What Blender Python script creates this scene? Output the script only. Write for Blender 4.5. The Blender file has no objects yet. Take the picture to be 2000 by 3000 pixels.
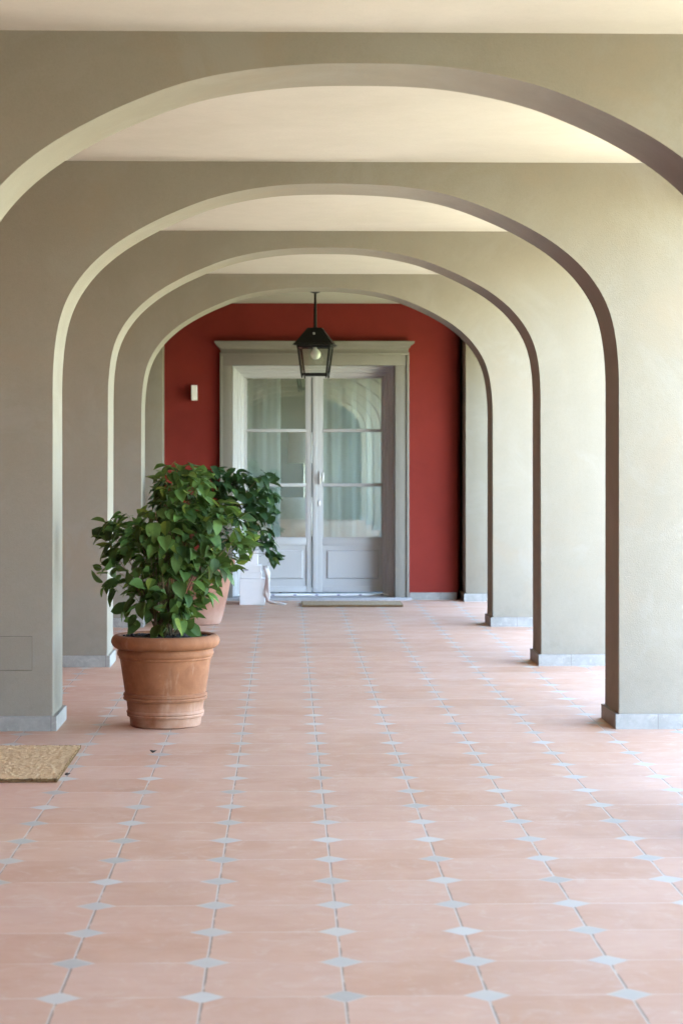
import bpy, bmesh, math, random
from math import radians as R, sin, cos, pi
from mathutils import Vector, Matrix

random.seed(7)
S = bpy.context.scene
COL = S.collection

# ------------------------------------------------------------------ helpers
def tag(o, label=None, cat=None, group=None, kind=None):
    if label: o['label'] = label
    if cat: o['category'] = cat
    if group: o['group'] = group
    if kind: o['kind'] = kind
    return o

def empty(name, loc, rz=0.0):
    o = bpy.data.objects.new(name, None)
    o.empty_display_size = 0.1
    o.location = loc
    o.rotation_euler = (0, 0, rz)
    COL.objects.link(o)
    return o

def build(name, bm, mat, parent=None, smooth=None, loc=None):
    """link a bmesh as one object; smooth = None (flat) or an angle in degrees"""
    me = bpy.data.meshes.new(name)
    bmesh.ops.recalc_face_normals(bm, faces=bm.faces[:])
    if smooth is not None:
        ang = R(smooth)
        for f in bm.faces: f.smooth = len(f.verts) <= 8
        for e in bm.edges:
            if len(e.link_faces) == 2:
                e.smooth = e.calc_face_angle(0) < ang
    bm.to_mesh(me)
    bm.free()
    me.materials.append(mat)
    o = bpy.data.objects.new(name, me)
    COL.objects.link(o)
    if parent: o.parent = parent
    if loc: o.location = loc
    return o

def add_box(bm, x0, x1, y0, y1, z0, z1, bev=0.0):
    vs = [bm.verts.new(p) for p in ((x0,y0,z0),(x1,y0,z0),(x1,y1,z0),(x0,y1,z0),(x0,y0,z1),(x1,y0,z1),(x1,y1,z1),(x0,y1,z1))]
    fs = [bm.faces.new([vs[i] for i in q]) for q in ((0,3,2,1),(4,5,6,7),(0,1,5,4),(1,2,6,5),(2,3,7,6),(3,0,4,7))]
    if bev:
        es = {e for f in fs for e in f.edges}
        bmesh.ops.bevel(bm, geom=list(es), offset=bev, segments=2, affect='EDGES', profile=0.5)

def box(x0, x1, y0, y1, z0, z1, bev=0.0):
    bm = bmesh.new(); add_box(bm, x0, x1, y0, y1, z0, z1, bev); return bm

def add_prism(bm, pts, axis, a, b):
    """outline (2-D) extruded along axis from a to b"""
    def P(p, t):
        if axis == 'y': return (p[0], t, p[1])
        if axis == 'x': return (t, p[0], p[1])
        return (p[0], p[1], t)
    A = [bm.verts.new(P(p, a)) for p in pts]
    B = [bm.verts.new(P(p, b)) for p in pts]
    n = len(pts)
    fa = bm.faces.new(A); fb = bm.faces.new(B[::-1])
    sd = []
    for i in range(n):
        sd.append(bm.faces.new((A[i], B[i], B[(i+1) % n], A[(i+1) % n])))
    return A, B, fa, fb, sd

def add_lathe(bm, prof, n=48, cx=0, cy=0):
    rings = []
    for r, z in prof:
        if r < 1e-5:
            rings.append([bm.verts.new((cx, cy, z))])
        else:
            rings.append([bm.verts.new((cx+r*cos(2*pi*i/n), cy+r*sin(2*pi*i/n), z)) for i in range(n)])
    for a, b in zip(rings[:-1], rings[1:]):
        for i in range(n):
            j = (i+1) % n
            if len(a) == 1 and len(b) == 1: continue
            if len(a) == 1: bm.faces.new((a[0], b[j], b[i]))
            elif len(b) == 1: bm.faces.new((a[i], a[j], b[0]))
            else: bm.faces.new((a[i], a[j], b[j], b[i]))

def add_tube(bm, pts, rad, n=6):
    pts = [Vector(p) for p in pts]
    if not isinstance(rad, (list, tuple)): rad = [rad]*len(pts)
    prev = None
    rings = []
    for i, p in enumerate(pts):
        d = (pts[min(i+1, len(pts)-1)] - pts[max(i-1, 0)]).normalized()
        u = d.orthogonal() if prev is None else (prev - d*prev.dot(d))
        u.normalize(); prev = u
        v = d.cross(u)
        rings.append([bm.verts.new(p + (u*cos(2*pi*k/n) + v*sin(2*pi*k/n))*rad[i]) for k in range(n)])
    for a, b in zip(rings[:-1], rings[1:]):
        for k in range(n):
            j = (k+1) % n
            bm.faces.new((a[k], a[j], b[j], b[k]))
    bm.faces.new(rings[0][::-1]); bm.faces.new(rings[-1])

# ------------------------------------------------------------------ materials
class NT:
    def __init__(self, name):
        self.m = bpy.data.materials.new(name); self.m.use_nodes = True
        self.t = self.m.node_tree; self.n = self.t.nodes; self.l = self.t.links
        self.b = self.n['Principled BSDF']; self.out = self.n['Material Output']
        self._co = None
    def node(self, typ, **kw):
        nd = self.n.new(typ)
        for k, v in kw.items(): setattr(nd, k, v)
        return nd
    def set(self, sock, v):
        if hasattr(v, 'is_output'): self.l.new(v, sock)
        elif v is not None: sock.default_value = v
    def math(self, op, a, b=None, c=None, clamp=False):
        nd = self.node('ShaderNodeMath', operation=op, use_clamp=clamp)
        self.set(nd.inputs[0], a)
        if b is not None: self.set(nd.inputs[1], b)
        if c is not None: self.set(nd.inputs[2], c)
        return nd.outputs[0]
    def co(self):
        if self._co is None: self._co = self.node('ShaderNodeTexCoord').outputs['Object']
        return self._co
    def mapping(self, scale, rot=(0,0,0)):
        nd = self.node('ShaderNodeMapping')
        self.l.new(self.co(), nd.inputs['Vector'])
        nd.inputs['Scale'].default_value = scale
        nd.inputs['Rotation'].default_value = rot
        return nd.outputs[0]
    def noise(self, scale, detail=4, rough=0.55, vec=None, dist=0.0):
        nd = self.node('ShaderNodeTexNoise')
        self.l.new(vec or self.co(), nd.inputs['Vector'])
        nd.inputs['Scale'].default_value = scale
        nd.inputs['Detail'].default_value = detail
        nd.inputs['Roughness'].default_value = rough
        nd.inputs['Distortion'].default_value = dist
        return nd.outputs['Fac']
    def ramp(self, fac, a, b):
        nd = self.node('ShaderNodeMapRange', interpolation_type='SMOOTHSTEP')
        self.l.new(fac, nd.inputs[0])
        nd.inputs[1].default_value = a; nd.inputs[2].default_value = b
        return nd.outputs[0]
    def mix(self, fac, a, b, mode='MIX'):
        nd = self.node('ShaderNodeMix', data_type='RGBA', blend_type=mode)
        self.set(nd.inputs[0], fac)
        for s, v in ((nd.inputs[6], a), (nd.inputs[7], b)):
            if isinstance(v, tuple) and len(v) == 3: v = (*v, 1)
            self.set(s, v)
        return nd.outputs[2]
    def bump(self, h, strength=0.3, dist=0.01, prev=None):
        nd = self.node('ShaderNodeBump')
        nd.inputs['Strength'].default_value = strength
        nd.inputs['Distance'].default_value = dist
        self.l.new(h, nd.inputs['Height'])
        if prev: self.l.new(prev, nd.inputs['Normal'])
        return nd.outputs[0]
    def finish(self, col, rough=0.8, normal=None, spec=0.5):
        if isinstance(col, tuple): col = (*col[:3], 1)
        self.set(self.b.inputs['Base Color'], col)
        self.set(self.b.inputs['Roughness'], rough)
        self.b.inputs['Specular IOR Level'].default_value = spec
        if normal: self.l.new(normal, self.b.inputs['Normal'])
        return self.m

def plaster(name, base, var, rough=0.9, blot=0.55, streak=True, grain=1.0, dirt=False):
    t = NT(name)
    big = t.ramp(t.noise(0.9, 5, 0.6, dist=0.6), 0.32, 0.72)
    mid = t.ramp(t.noise(5.0, 5, 0.65, dist=0.3), 0.3, 0.75)
    c = t.mix(t.math('MULTIPLY', big, blot), base, var)
    c2 = t.mix(t.math('MULTIPLY', mid, 0.32), c, tuple(min(1, x*1.13) for x in base))
    if streak:
        st = t.ramp(t.noise(1.0, 4, 0.6, vec=t.mapping((5.0, 5.0, 0.7))), 0.42, 0.75)
        c2 = t.mix(t.math('MULTIPLY', st, 0.14), c2, tuple(x*0.78 for x in base))
    fine = t.noise(160, 3, 0.7)
    c2 = t.mix(t.math('MULTIPLY', t.ramp(t.noise(42, 4, 0.7), 0.42, 0.72), 0.16), c2, tuple(x*0.8 for x in base))
    c2 = t.mix(t.math('MULTIPLY', t.ramp(fine, 0.4, 0.75), 0.25), c2, tuple(x*0.72 for x in base))
    if dirt:
        # greyer trowelled patches, and scuffs on the lowest half metre
        pt = t.ramp(t.noise(1.7, 6, 0.7, dist=1.2), 0.48, 0.68)
        c2 = t.mix(t.math('MULTIPLY', t.ramp(t.noise(1.3, 5, 0.65, vec=t.mapping((1, 1, 0.8), (0.4, 0.2, 0.1)), dist=0.8), 0.50, 0.70), 0.55), c2, (base[0]*1.05, base[1]*0.95, base[2]*0.86))
        c2 = t.mix(t.math('MULTIPLY', pt, 0.6), c2, (base[0]*1.06, base[1]*1.09, base[2]*1.14))
        sep = t.node('ShaderNodeSeparateXYZ'); t.l.new(t.co(), sep.inputs[0])
        lowm = t.ramp(t.math('MULTIPLY', sep.outputs[2], -1.0), -0.50, -0.06)
        sc = t.math('MULTIPLY', lowm, t.ramp(t.noise(6, 6, 0.75), 0.42, 0.70))
        c2 = t.mix(t.math('MULTIPLY', sc, 0.40), c2, tuple(x*0.66 for x in base))
        sp = t.ramp(t.noise(11, 5, 0.75, dist=0.5), 0.66, 0.74)
        c2 = t.mix(t.math('MULTIPLY', sp, 0.16), c2, tuple(x*0.7 for x in base))
    b1 = t.bump(fine, 0.26*grain, 0.005)
    b2 = t.bump(t.noise(14, 4, 0.6), 0.06*grain, 0.012, prev=b1)
    return t.finish(c2, rough, b2, 0.25)

M = {}
M['plaster'] = plaster('taupe_plaster', (0.208, 0.187, 0.148), (0.188, 0.162, 0.121), dirt=True)
M['ceiling'] = plaster('cream_ceiling_paint', (0.425, 0.395, 0.340), (0.385, 0.352, 0.292), blot=0.7, streak=False, grain=0.5)
M['red'] = plaster('red_plaster', (0.180, 0.021, 0.014), (0.130, 0.0145, 0.010), blot=0.7)
M['panel'] = plaster('access_panel_paint', (0.200, 0.180, 0.142), (0.182, 0.158, 0.119))
M['joint'] = plaster('dark_joint', (0.12, 0.105, 0.08), (0.15, 0.13, 0.10))
M['surround'] = plaster('grey_stone_paint', (0.20, 0.185, 0.158), (0.175, 0.162, 0.136), grain=0.5)

def mat_floor():
    t = NT('terracotta_octagon_tiles')
    T = 0.40
    sep = t.node('ShaderNodeSeparateXYZ'); t.l.new(t.co(), sep.inputs[0])
    gx = t.math('DIVIDE', t.math('SUBTRACT', sep.outputs[0], -1.581*T), T)
    gy = t.math('DIVIDE', t.math('SUBTRACT', sep.outputs[1], 14.626*T), T)
    # wobble of the hand-laid rows
    wob = t.math('MULTIPLY', t.math('SUBTRACT', t.noise(3.0, 2), 0.5), 0.012)
    gx = t.math('ADD', gx, wob); gy = t.math('ADD', gy, wob)
    ix, iy = t.math('FLOOR', gx), t.math('FLOOR', gy)
    def edge(g):  # distance to the nearest grid line, in metres
        f = t.math('FRACT', g)
        return t.math('MULTIPLY', t.math('MINIMUM', f, t.math('SUBTRACT', 1.0, f)), T)
    ex, ey = edge(gx), edge(gy)
    s = t.math('ADD', ex, ey)
    HD = 0.062
    dia = t.math('LESS_THAN', s, HD)
    gd = t.math('ABSOLUTE', t.math('SUBTRACT', s, HD+0.003))
    rim = t.math('LESS_THAN', gd, 0.0055)
    nd = t.math('SUBTRACT', 1.0, dia)
    lx = t.math('MULTIPLY', t.math('LESS_THAN', ex, 0.0042), nd)
    ly = t.math('MULTIPLY', t.math('LESS_THAN', ey, 0.0034), nd)
    # per-tile tone
    cmb = t.node('ShaderNodeCombineXYZ'); t.l.new(ix, cmb.inputs[0]); t.l.new(iy, cmb.inputs[1])
    wn = t.node('ShaderNodeTexWhiteNoise', noise_dimensions='2D'); t.l.new(cmb.outputs[0], wn.inputs['Vector'])
    rnd = wn.outputs['Value']
    c = t.mix(rnd, (0.425, 0.240, 0.145), (0.475, 0.292, 0.196))
    c = t.mix(t.math('MULTIPLY', t.ramp(t.noise(2.2, 5, 0.65, dist=0.8), 0.35, 0.7), 0.55), c, (0.505, 0.332, 0.236))
    c = t.mix(t.math('MULTIPLY', t.ramp(t.noise(1.0, 5, 0.7, vec=t.mapping((5, 22, 1))), 0.45, 0.8), 0.35), c, (0.375, 0.205, 0.118))
    c = t.mix(t.math('MULTIPLY', t.ramp(t.noise(38, 3, 0.7), 0.62, 0.75), 0.20), c, (0.52, 0.42, 0.345))
    br = t.node('ShaderNodeSeparateColor'); t.l.new(wn.outputs['Color'], br.inputs[0])
    c = t.mix(t.math('MULTIPLY', br.outputs[1], 0.12), c, (0.30, 0.175, 0.11))
    c = t.mix(t.math('MULTIPLY', t.ramp(t.noise(6.5, 7, 0.8, dist=1.0), 0.50, 0.70), 0.45), c, (0.51, 0.395, 0.31))
    c = t.mix(t.math('MULTIPLY', t.ramp(t.noise(1.0, 6, 0.8, vec=t.mapping((26, 60, 1), (0, 0, 0.35))), 0.60, 0.72), 0.22), c, (0.30, 0.19, 0.13))
    c = t.mix(t.math('MULTIPLY', t.ramp(t.noise(85, 4, 0.8), 0.60, 0.70), 0.16), c, (0.27, 0.165, 0.11))
    # diamonds
    cm2 = t.node('ShaderNodeCombineXYZ')
    t.l.new(t.math('ROUND', gx), cm2.inputs[0]); t.l.new(t.math('ROUND', gy), cm2.inputs[1])
    wd = t.node('ShaderNodeTexWhiteNoise', noise_dimensions='2D'); t.l.new(cm2.outputs[0], wd.inputs['Vector'])
    cd = t.mix(wd.outputs['Value'], (0.31, 0.286, 0.236), (0.45, 0.415, 0.345))
    cd = t.mix(t.math('MULTIPLY', t.noise(25, 4), 0.35), cd, (0.44, 0.41, 0.355))
    c = t.mix(dia, c, cd)
    grout = t.mix(t.noise(14, 3, 0.6), (0.50, 0.43, 0.355), (0.40, 0.325, 0.25))
    c = t.mix(t.math('MULTIPLY', rim, t.ramp(t.noise(6, 3, 0.6), 0.3, 0.6)), c, grout)
    c = t.mix(lx, c, grout)
    # open joint and its one-sided shadow, painted dark beside the pale grout, broken and uneven
    fx = t.math('MULTIPLY', t.math('SUBTRACT', t.math('FRACT', t.math('ADD', gx, 0.5)), 0.5), T)
    wid = t.math('MULTIPLY', t.ramp(t.noise(7, 4, 0.65), 0.34, 0.58), 0.0052)
    crk_shadow = t.math('MULTIPLY', t.math('MULTIPLY', t.math('GREATER_THAN', fx, 0.0012), t.math('LESS_THAN', fx, t.math('ADD', wid, 0.0012))), nd)
    c = t.mix(t.math('MULTIPLY', crk_shadow, 0.85), c, (0.16, 0.115, 0.085))
    c = t.mix(t.math('MULTIPLY', ly, t.math('MULTIPLY', t.ramp(t.noise(2.6, 2), 0.36, 0.58), 0.85)), c, (0.52, 0.42, 0.34))
    line = t.math('MAXIMUM', lx, t.math('MULTIPLY', rim, 0.4))
    h = t.math('ADD', t.math('MULTIPLY', line, -1.0), t.math('MULTIPLY', rnd, 0.25))
    b = t.bump(h, 0.6, 0.003)
    b = t.bump(t.noise(7, 4, 0.6), 0.12, 0.012, prev=b)
    b = t.bump(t.noise(90, 3, 0.6), 0.10, 0.002, prev=b)
    rg = t.math('ADD', 0.40, t.math('MULTIPLY', t.noise(4, 4, 0.6), 0.28))
    return t.finish(c, rg, b, 0.35)
M['floor'] = mat_floor()

def mat_simple(name, col, rough=0.6, var=0.12, scale=12, bump=0.1, spec=0.5, metal=0.0):
    t = NT(name)
    c = t.mix(t.ramp(t.noise(scale, 5, 0.65), 0.3, 0.72), col, tuple(x*(1-var) for x in col))
    m = t.finish(c, rough, t.bump(t.noise(scale*6, 4, 0.6), bump, 0.004) if bump else None, spec)
    t.b.inputs['Metallic'].default_value = metal
    return m

def mat_skirting():
    t = NT('grey_stone_skirting')
    c = t.mix(t.ramp(t.noise(7, 5, 0.7), 0.3, 0.7), (0.25, 0.240, 0.218), (0.19, 0.182, 0.164))
    c = t.mix(t.math('MULTIPLY', t.ramp(t.noise(16, 5, 0.75, dist=0.8), 0.5, 0.7), 0.7), c, (0.30, 0.286, 0.255))
    sep = t.node('ShaderNodeSeparateXYZ'); t.l.new(t.co(), sep.inputs[0])
    j = t.math('LESS_THAN', t.math('FRACT', t.math('DIVIDE', t.math('ADD', sep.outputs[0], 10.11), 0.42)), 0.010)
    c = t.mix(t.math('MULTIPLY', j, 0.6), c, (0.10, 0.09, 0.08))
    return t.finish(c, 0.6, t.bump(t.noise(40, 4, 0.6), 0.15, 0.004), 0.35)
M['base'] = mat_skirting()
M['door'] = mat_simple('grey_door_paint', (0.42, 0.415, 0.415), 0.45, 0.03, 3, 0.0)
M['threshold'] = mat_simple('pale_stone_threshold', (0.33, 0.33, 0.335), 0.5, 0.2, 15, 0.1)
M['iron'] = mat_simple('black_iron', (0.006, 0.006, 0.005), 0.5, 0.3, 30, 0.12, 0.25)
M['white_metal'] = mat_simple('white_metal', (0.78, 0.78, 0.76), 0.4, 0.05, 10, 0.02)
M['bulb'] = mat_simple('opal_bulb', (0.86, 0.85, 0.80), 0.22, 0.03, 10, 0.0)
M['steel'] = mat_simple('brushed_steel', (0.55, 0.55, 0.55), 0.35, 0.1, 20, 0.05, metal=0.8)
M['card'] = mat_simple('white_cardboard', (0.66, 0.645, 0.65), 0.75, 0.05, 8, 0.08)
M['card_label'] = mat_simple('printed_label', (0.30, 0.28, 0.36), 0.7, 0.1, 30, 0.0)
M['plastic'] = mat_simple('white_plastic_wrap', (0.80, 0.80, 0.80), 0.25, 0.05, 10, 0.1)
M['soil'] = mat_simple('dark_potting_soil', (0.022, 0.016, 0.010), 0.95, 0.6, 60, 0.9)
M['bark'] = mat_simple('brown_stem', (0.085, 0.058, 0.028), 0.8, 0.35, 40, 0.3)
M['twig'] = mat_simple('pale_twig', (0.18, 0.135, 0.065), 0.8, 0.3, 40, 0.3)
M['dryleaf'] = mat_simple('dry_dark_leaf', (0.03, 0.022, 0.015), 0.8, 0.4, 80, 0.3)
M['room'] = mat_simple('grey_room_paint', (0.13, 0.145, 0.13), 0.85, 0.08, 2, 0.05)
M['shade'] = mat_simple('reflection_drum_white', (0.86, 0.84, 0.76), 0.8, 0.06, 30, 0.1)
M['linen'] = mat_simple('cream_linen', (0.74, 0.70, 0.58), 0.85, 0.12, 9, 0.2)

def mat_curtain():
    t = NT('sheer_pale_curtain')
    w = t.node('ShaderNodeTexWave', wave_type='BANDS', bands_direction='X')
    t.l.new(t.co(), w.inputs['Vector']); w.inputs['Scale'].default_value = 2.4
    w.inputs['Distortion'].default_value = 2.5; w.inputs['Detail'].default_value = 2
    c = t.mix(t.math('MULTIPLY', w.outputs['Fac'], 0.25), (0.80, 0.82, 0.81), (0.70, 0.735, 0.73))
    t.finish(c, 0.9, None, 0.2)
    tr = t.node('ShaderNodeBsdfTranslucent'); t.l.new(c, tr.inputs['Color'])
    mx = t.node('ShaderNodeMixShader'); mx.inputs[0].default_value = 0.45
    t.l.new(t.b.outputs[0], mx.inputs[1]); t.l.new(tr.outputs[0], mx.inputs[2])
    t.l.new(mx.outputs[0], t.out.inputs['Surface'])
    return t.m
M['curtain'] = mat_curtain()

def mat_terracotta(name, a, b, dust):
    t = NT(name)
    c = t.mix(t.ramp(t.noise(6, 6, 0.65, dist=0.6), 0.32, 0.7), a, b)
    c = t.mix(t.math('MULTIPLY', t.ramp(t.noise(1.0, 5, 0.6, vec=t.mapping((12, 12, 3))), 0.5, 0.8), 0.5), c, tuple(x*0.62 for x in a))
    sep = t.node('ShaderNodeSeparateXYZ'); t.l.new(t.co(), sep.inputs[0])
    # pale lime bloom that salts leave on the lower part of the clay
    low = t.math('MULTIPLY', t.ramp(t.math('MULTIPLY', sep.outputs[2], -1.0), -0.22, -0.02), t.ramp(t.noise(5, 5, 0.65), 0.25, 0.7))
    c = t.mix(t.math('MULTIPLY', low, 0.75), c, dust)
    drip = t.math('MULTIPLY', t.ramp(t.noise(1.0, 5, 0.65, vec=t.mapping((16, 16, 2.2))), 0.53, 0.70), t.ramp(t.noise(3.2, 4, 0.6), 0.40, 0.62))
    c = t.mix(t.math('MULTIPLY', drip, 0.55), c, dust)
    c = t.mix(t.math('MULTIPLY', t.ramp(t.noise(26, 5, 0.7), 0.6, 0.78), 0.35), c, dust)
    b1 = t.bump(t.noise(45, 4, 0.6), 0.22, 0.004)
    b2 = t.bump(t.noise(1.0, 3, 0.6, vec=t.mapping((3, 3, 60))), 0.2, 0.004, prev=b1)
    return t.finish(c, 0.82, b2, 0.3)
M['pot'] = mat_terracotta('terracotta_pot', (0.19, 0.072, 0.028), (0.26, 0.110, 0.048), (0.37, 0.235, 0.165))
M['pot_rose'] = mat_terracotta('rose_terracotta_pot', (0.20, 0.088, 0.054), (0.245, 0.118, 0.076), (0.31, 0.195, 0.145))

def mat_leaf(name, dark, light, yellow):
    t = NT(name)
    at = t.node('ShaderNodeAttribute', attribute_name='leaf_tint')
    c = t.mix(at.outputs['Fac'], dark, light)
    c = t.mix(t.ramp(at.outputs['Fac'], 0.93, 0.99), c, yellow)
    c = t.mix(t.math('MULTIPLY', t.ramp(t.noise(45, 3, 0.6), 0.4, 0.7), 0.25), c, tuple(x*0.7 for x in dark))
    t.finish(c, 0.62, t.bump(t.noise(120, 3, 0.6), 0.3, 0.003), 0.22)
    tr = t.node('ShaderNodeBsdfTranslucent'); t.l.new(t.mix(0.5, c, yellow), tr.inputs['Color'])
    mx = t.node('ShaderNodeMixShader'); mx.inputs[0].default_value = 0.22
    t.l.new(t.b.outputs[0], mx.inputs[1]); t.l.new(tr.outputs[0], mx.inputs[2])
    t.l.new(mx.outputs[0], t.out.inputs['Surface'])
    return t.m
M['leaf'] = mat_leaf('green_leaf', (0.014, 0.036, 0.007), (0.088, 0.165, 0.036), (0.18, 0.24, 0.04))
M['leaf_dark'] = mat_leaf('dark_green_leaf', (0.010, 0.030, 0.008), (0.024, 0.062, 0.016), (0.08, 0.14, 0.03))

def mat_coir(name, a, b):
    t = NT(name)
    n1 = t.noise(1.0, 5, 0.75, vec=t.mapping((9, 120, 40)))
    n2 = t.noise(260, 3, 0.8)
    c = t.mix(t.ramp(n1, 0.3, 0.7), a, b)
    c = t.mix(t.math('MULTIPLY', t.ramp(n2, 0.5, 0.7), 0.5), c, tuple(x*0.5 for x in a))
    bb = t.bump(n2, 0.9, 0.006)
    return t.finish(c, 0.95, t.bump(n1, 0.7, 0.006, prev=bb), 0.15)
M['coir'] = mat_coir('coir_fibre', (0.40, 0.250, 0.115), (0.56, 0.385, 0.20))
M['coir_brown'] = mat_coir('brown_coir_fibre', (0.24, 0.175, 0.105), (0.36, 0.275, 0.175))
M['coir_edge'] = mat_coir('coir_cut_edge', (0.13, 0.07, 0.033), (0.30, 0.19, 0.09))

def mat_glass(name, tint, refl, rough=0.0):
    t = NT(name)
    tr = t.node('ShaderNodeBsdfTransparent'); tr.inputs[0].default_value = (*tint, 1)
    gl = t.node('ShaderNodeBsdfGlossy'); gl.inputs['Roughness'].default_value = rough
    gl.inputs['Color'].default_value = (0.92, 0.97, 0.95, 1)
    fr = t.node('ShaderNodeFresnel'); fr.inputs['IOR'].default_value = 1.5
    f = t.math('ADD', fr.outputs[0], refl, clamp=True)
    mx = t.node('ShaderNodeMixShader'); t.l.new(f, mx.inputs[0])
    t.l.new(tr.outputs[0], mx.inputs[1]); t.l.new(gl.outputs[0], mx.inputs[2])
    t.l.new(mx.outputs[0], t.out.inputs['Surface'])
    return t.m
M['glass'] = mat_glass('door_glass', (0.93, 0.97, 0.95), 0.20)
M['lantern_glass'] = mat_glass('lantern_glass', (0.95, 0.96, 0.94), 0.0)

def mat_ground():
    t = NT('courtyard_gravel')
    c = t.mix(t.ramp(t.noise(0.35, 5, 0.6), 0.35, 0.65), (0.60, 0.56, 0.47), (0.54, 0.52, 0.42))
    c = t.mix(t.math('MULTIPLY', t.ramp(t.noise(60, 3, 0.7), 0.4, 0.7), 0.4), c, (0.32, 0.29, 0.23))
    sep = t.node('ShaderNodeSeparateXYZ'); t.l.new(t.co(), sep.inputs[0])
    xx = t.math('ADD', sep.outputs[0], t.math('MULTIPLY', t.noise(0.8, 4, 0.6), 0.5))
    lawn = t.mix(t.ramp(t.noise(3.0, 5, 0.7), 0.3, 0.7), (0.085, 0.105, 0.035), (0.125, 0.135, 0.05))
    yy = t.math('ADD', sep.outputs[1], t.math('MULTIPLY', t.noise(0.7, 4, 0.6), 0.6))
    c = t.mix(t.math('MAXIMUM', t.ramp(xx, 7.0, 7.1), t.ramp(yy, 18.4, 18.5)), c, lawn)  # unseen lawn, its edges placed to cut bounce light, most in the far bay
    return t.finish(c, 0.9, t.bump(t.noise(70, 3, 0.7), 0.5, 0.01), 0.2)
M['ground'] = mat_ground()

# ------------------------------------------------------------------ dimensions (metres; camera above the origin, +Y down the gallery)
CX, HALF = 0.288, 1.565            # arch centre and half span
XL, XR = -1.275, 1.852
WALL_L, WALL_R = -1.75, 2.45       # house wall, inner face of the outer arcade
CEIL = 3.15
BAY, T = 3.53, 0.49
A0 = 8.06                          # front of the first arch in the picture
ARCHES = [A0 + k*BAY for k in range(-4, 4)]
END = 22.2
Y_BACK = ARCHES[0] - 0.4

PROF = [(0,3.03),(0.18,3.027),(0.36,3.014),(0.55,2.985),(0.72,2.940),(0.86,2.886),(0.98,2.833),(1.10,2.770),(1.22,2.695),
        (1.335,2.600),(1.425,2.497),(1.492,2.385),(1.530,2.275),(1.548,2.180),(1.558,2.090),(1.5645,1.97),(1.565,1.85)]
def arch_curve():
    """smooth half profile from the crown to the springing"""
    pts = [Vector((-PROF[1][0], PROF[1][1]))] + [Vector(p) for p in PROF] + [Vector((1.565, 1.7))]
    out = []
    for i in range(1, len(pts)-2):
        p0, p1, p2, p3 = pts[i-1:i+3]
        for k in range(4):
            s = k/4
            out.append(0.5*((2*p1)+(p2-p0)*s+(2*p0-5*p1+4*p2-p3)*s*s+(3*p1-p0-3*p2+p3)*s*s*s))
    out.append(pts[-2])
    for _ in range(3):
        out = [out[0]] + [(out[i-1]+out[i]*2+out[i+1])/4 for i in range(1, len(out)-1)] + [out[-1]]
    return out
HALFC = arch_curve()

def arch_mesh(y):
    bm = bmesh.new()
    r = random.Random(int(y*100))
    p1, p2, p3, p4 = [r.uniform(0, 6.28) for _ in range(4)]
    def wb(i, a, b):      # hand-plastered edge: a few millimetres of wander, none at the crown
        s = i/len(HALFC)
        return 0.0035*s*sin(7*s+a) + 0.002*sin(pi*min(1, s*4))*sin(19*s+b)
    right = [(CX+p.x+wb(i,p1,p2), p.y+wb(i,p3,p2)) for i, p in enumerate(HALFC)]
    left = [(CX-p.x+wb(i,p2,p4), p.y+wb(i,p3,p4)) for i, p in enumerate(HALFC)]
    inner = [(CX+HALF, -0.02)] + right[::-1] + left[1:] + [(CX-HALF, -0.02)]
    outline = [(WALL_L-0.06, -0.02), (WALL_L-0.06, CEIL+0.06), (WALL_R+0.06, CEIL+0.06), (WALL_R+0.06, -0.02)] + inner
    A, B, fa, fb, sd = add_prism(bm, outline, 'y', y, y+T)
    k = 4
    es = []
    for V in (A, B):
        for i in range(k, len(outline)-1):
            e = bm.edges.get((V[i], V[i+1]))
            if e: es.append(e)
    bmesh.ops.bevel(bm, geom=es, offset=0.009, segments=2, affect='EDGES', profile=0.5)
    return bm

labels = {
 4: 'nearest grey plaster arch, its legs running out of the picture on both sides',
 5: 'plaster arch whose left leg carries the square access panel, beside the front pot',
 6: 'third plaster arch, framed inside the arch behind the front potted shrub',
 7: 'innermost and smallest plaster arch, framing the red wall and the hanging lantern',
}
hidden = {0: 'far end arch of the gallery behind the photographer', 1: 'second arch from the far end behind the photographer',
          2: 'grey plaster arch just behind the photographer', 3: 'grey plaster arch overhead, just in front of the photographer'}
for i, y in enumerate(ARCHES):
    a = build('plaster_arch', arch_mesh(y), M['plaster'], smooth=35)
    tag(a, labels.get(i) or hidden[i], 'arch', 'arches spanning the gallery')
    build('skirting', box(WALL_L-0.03, XL+0.018, y-0.018, y+T+0.018, -0.01, 0.082, 0.003), M['base'], a)
    build('skirting', box(XR-0.018, WALL_R+0.03, y-0.018, y+T+0.018, -0.01, 0.082, 0.003), M['base'], a)
    if i == 5:
        bm = bmesh.new()
        add_box(bm, -1.62, -1.396, y-0.005, y+0.02, 0.336, 0.520, 0.002)
        pn = build('access_panel', bm, M['panel'], a)
        bm = bmesh.new()
        for q in ((-1.624,-1.620,0.332,0.524), (-1.396,-1.392,0.332,0.524)):
            add_box(bm, q[0], q[1], y-0.0035, y+0.02, q[2], q[3])
        for q in ((0.332,0.336), (0.520,0.524)):
            add_box(bm, -1.620, -1.396, y-0.0035, y+0.02, q[0], q[1])
        build('panel_frame', bm, M['joint'], pn)

# end pilasters against the red wall
for x0, x1, lb in ((WALL_L-0.05, -1.275, 'grey plaster pilaster left of the door where the red wall ends'),
                   (1.893, WALL_R+0.05, 'pale plaster pilaster right of the door where the red wall ends')):
    p = build('pilaster', box(x0, x1, 21.90, END+(0.05 if x0 < 0 else 0.33), -0.02, CEIL+0.06, 0.008), M['plaster'], smooth=35)
    tag(p, lb, 'pilaster', 'pilasters against the red wall')
    s0, s1 = (x0, x1+0.018) if x0 < 0 else (x0-0.018, x1)
    build('skirting', box(s0, s1, 21.882, END-0.021 if x0 < 0 else END+0.30, -0.01, 0.082, 0.003), M['base'], p)

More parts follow.
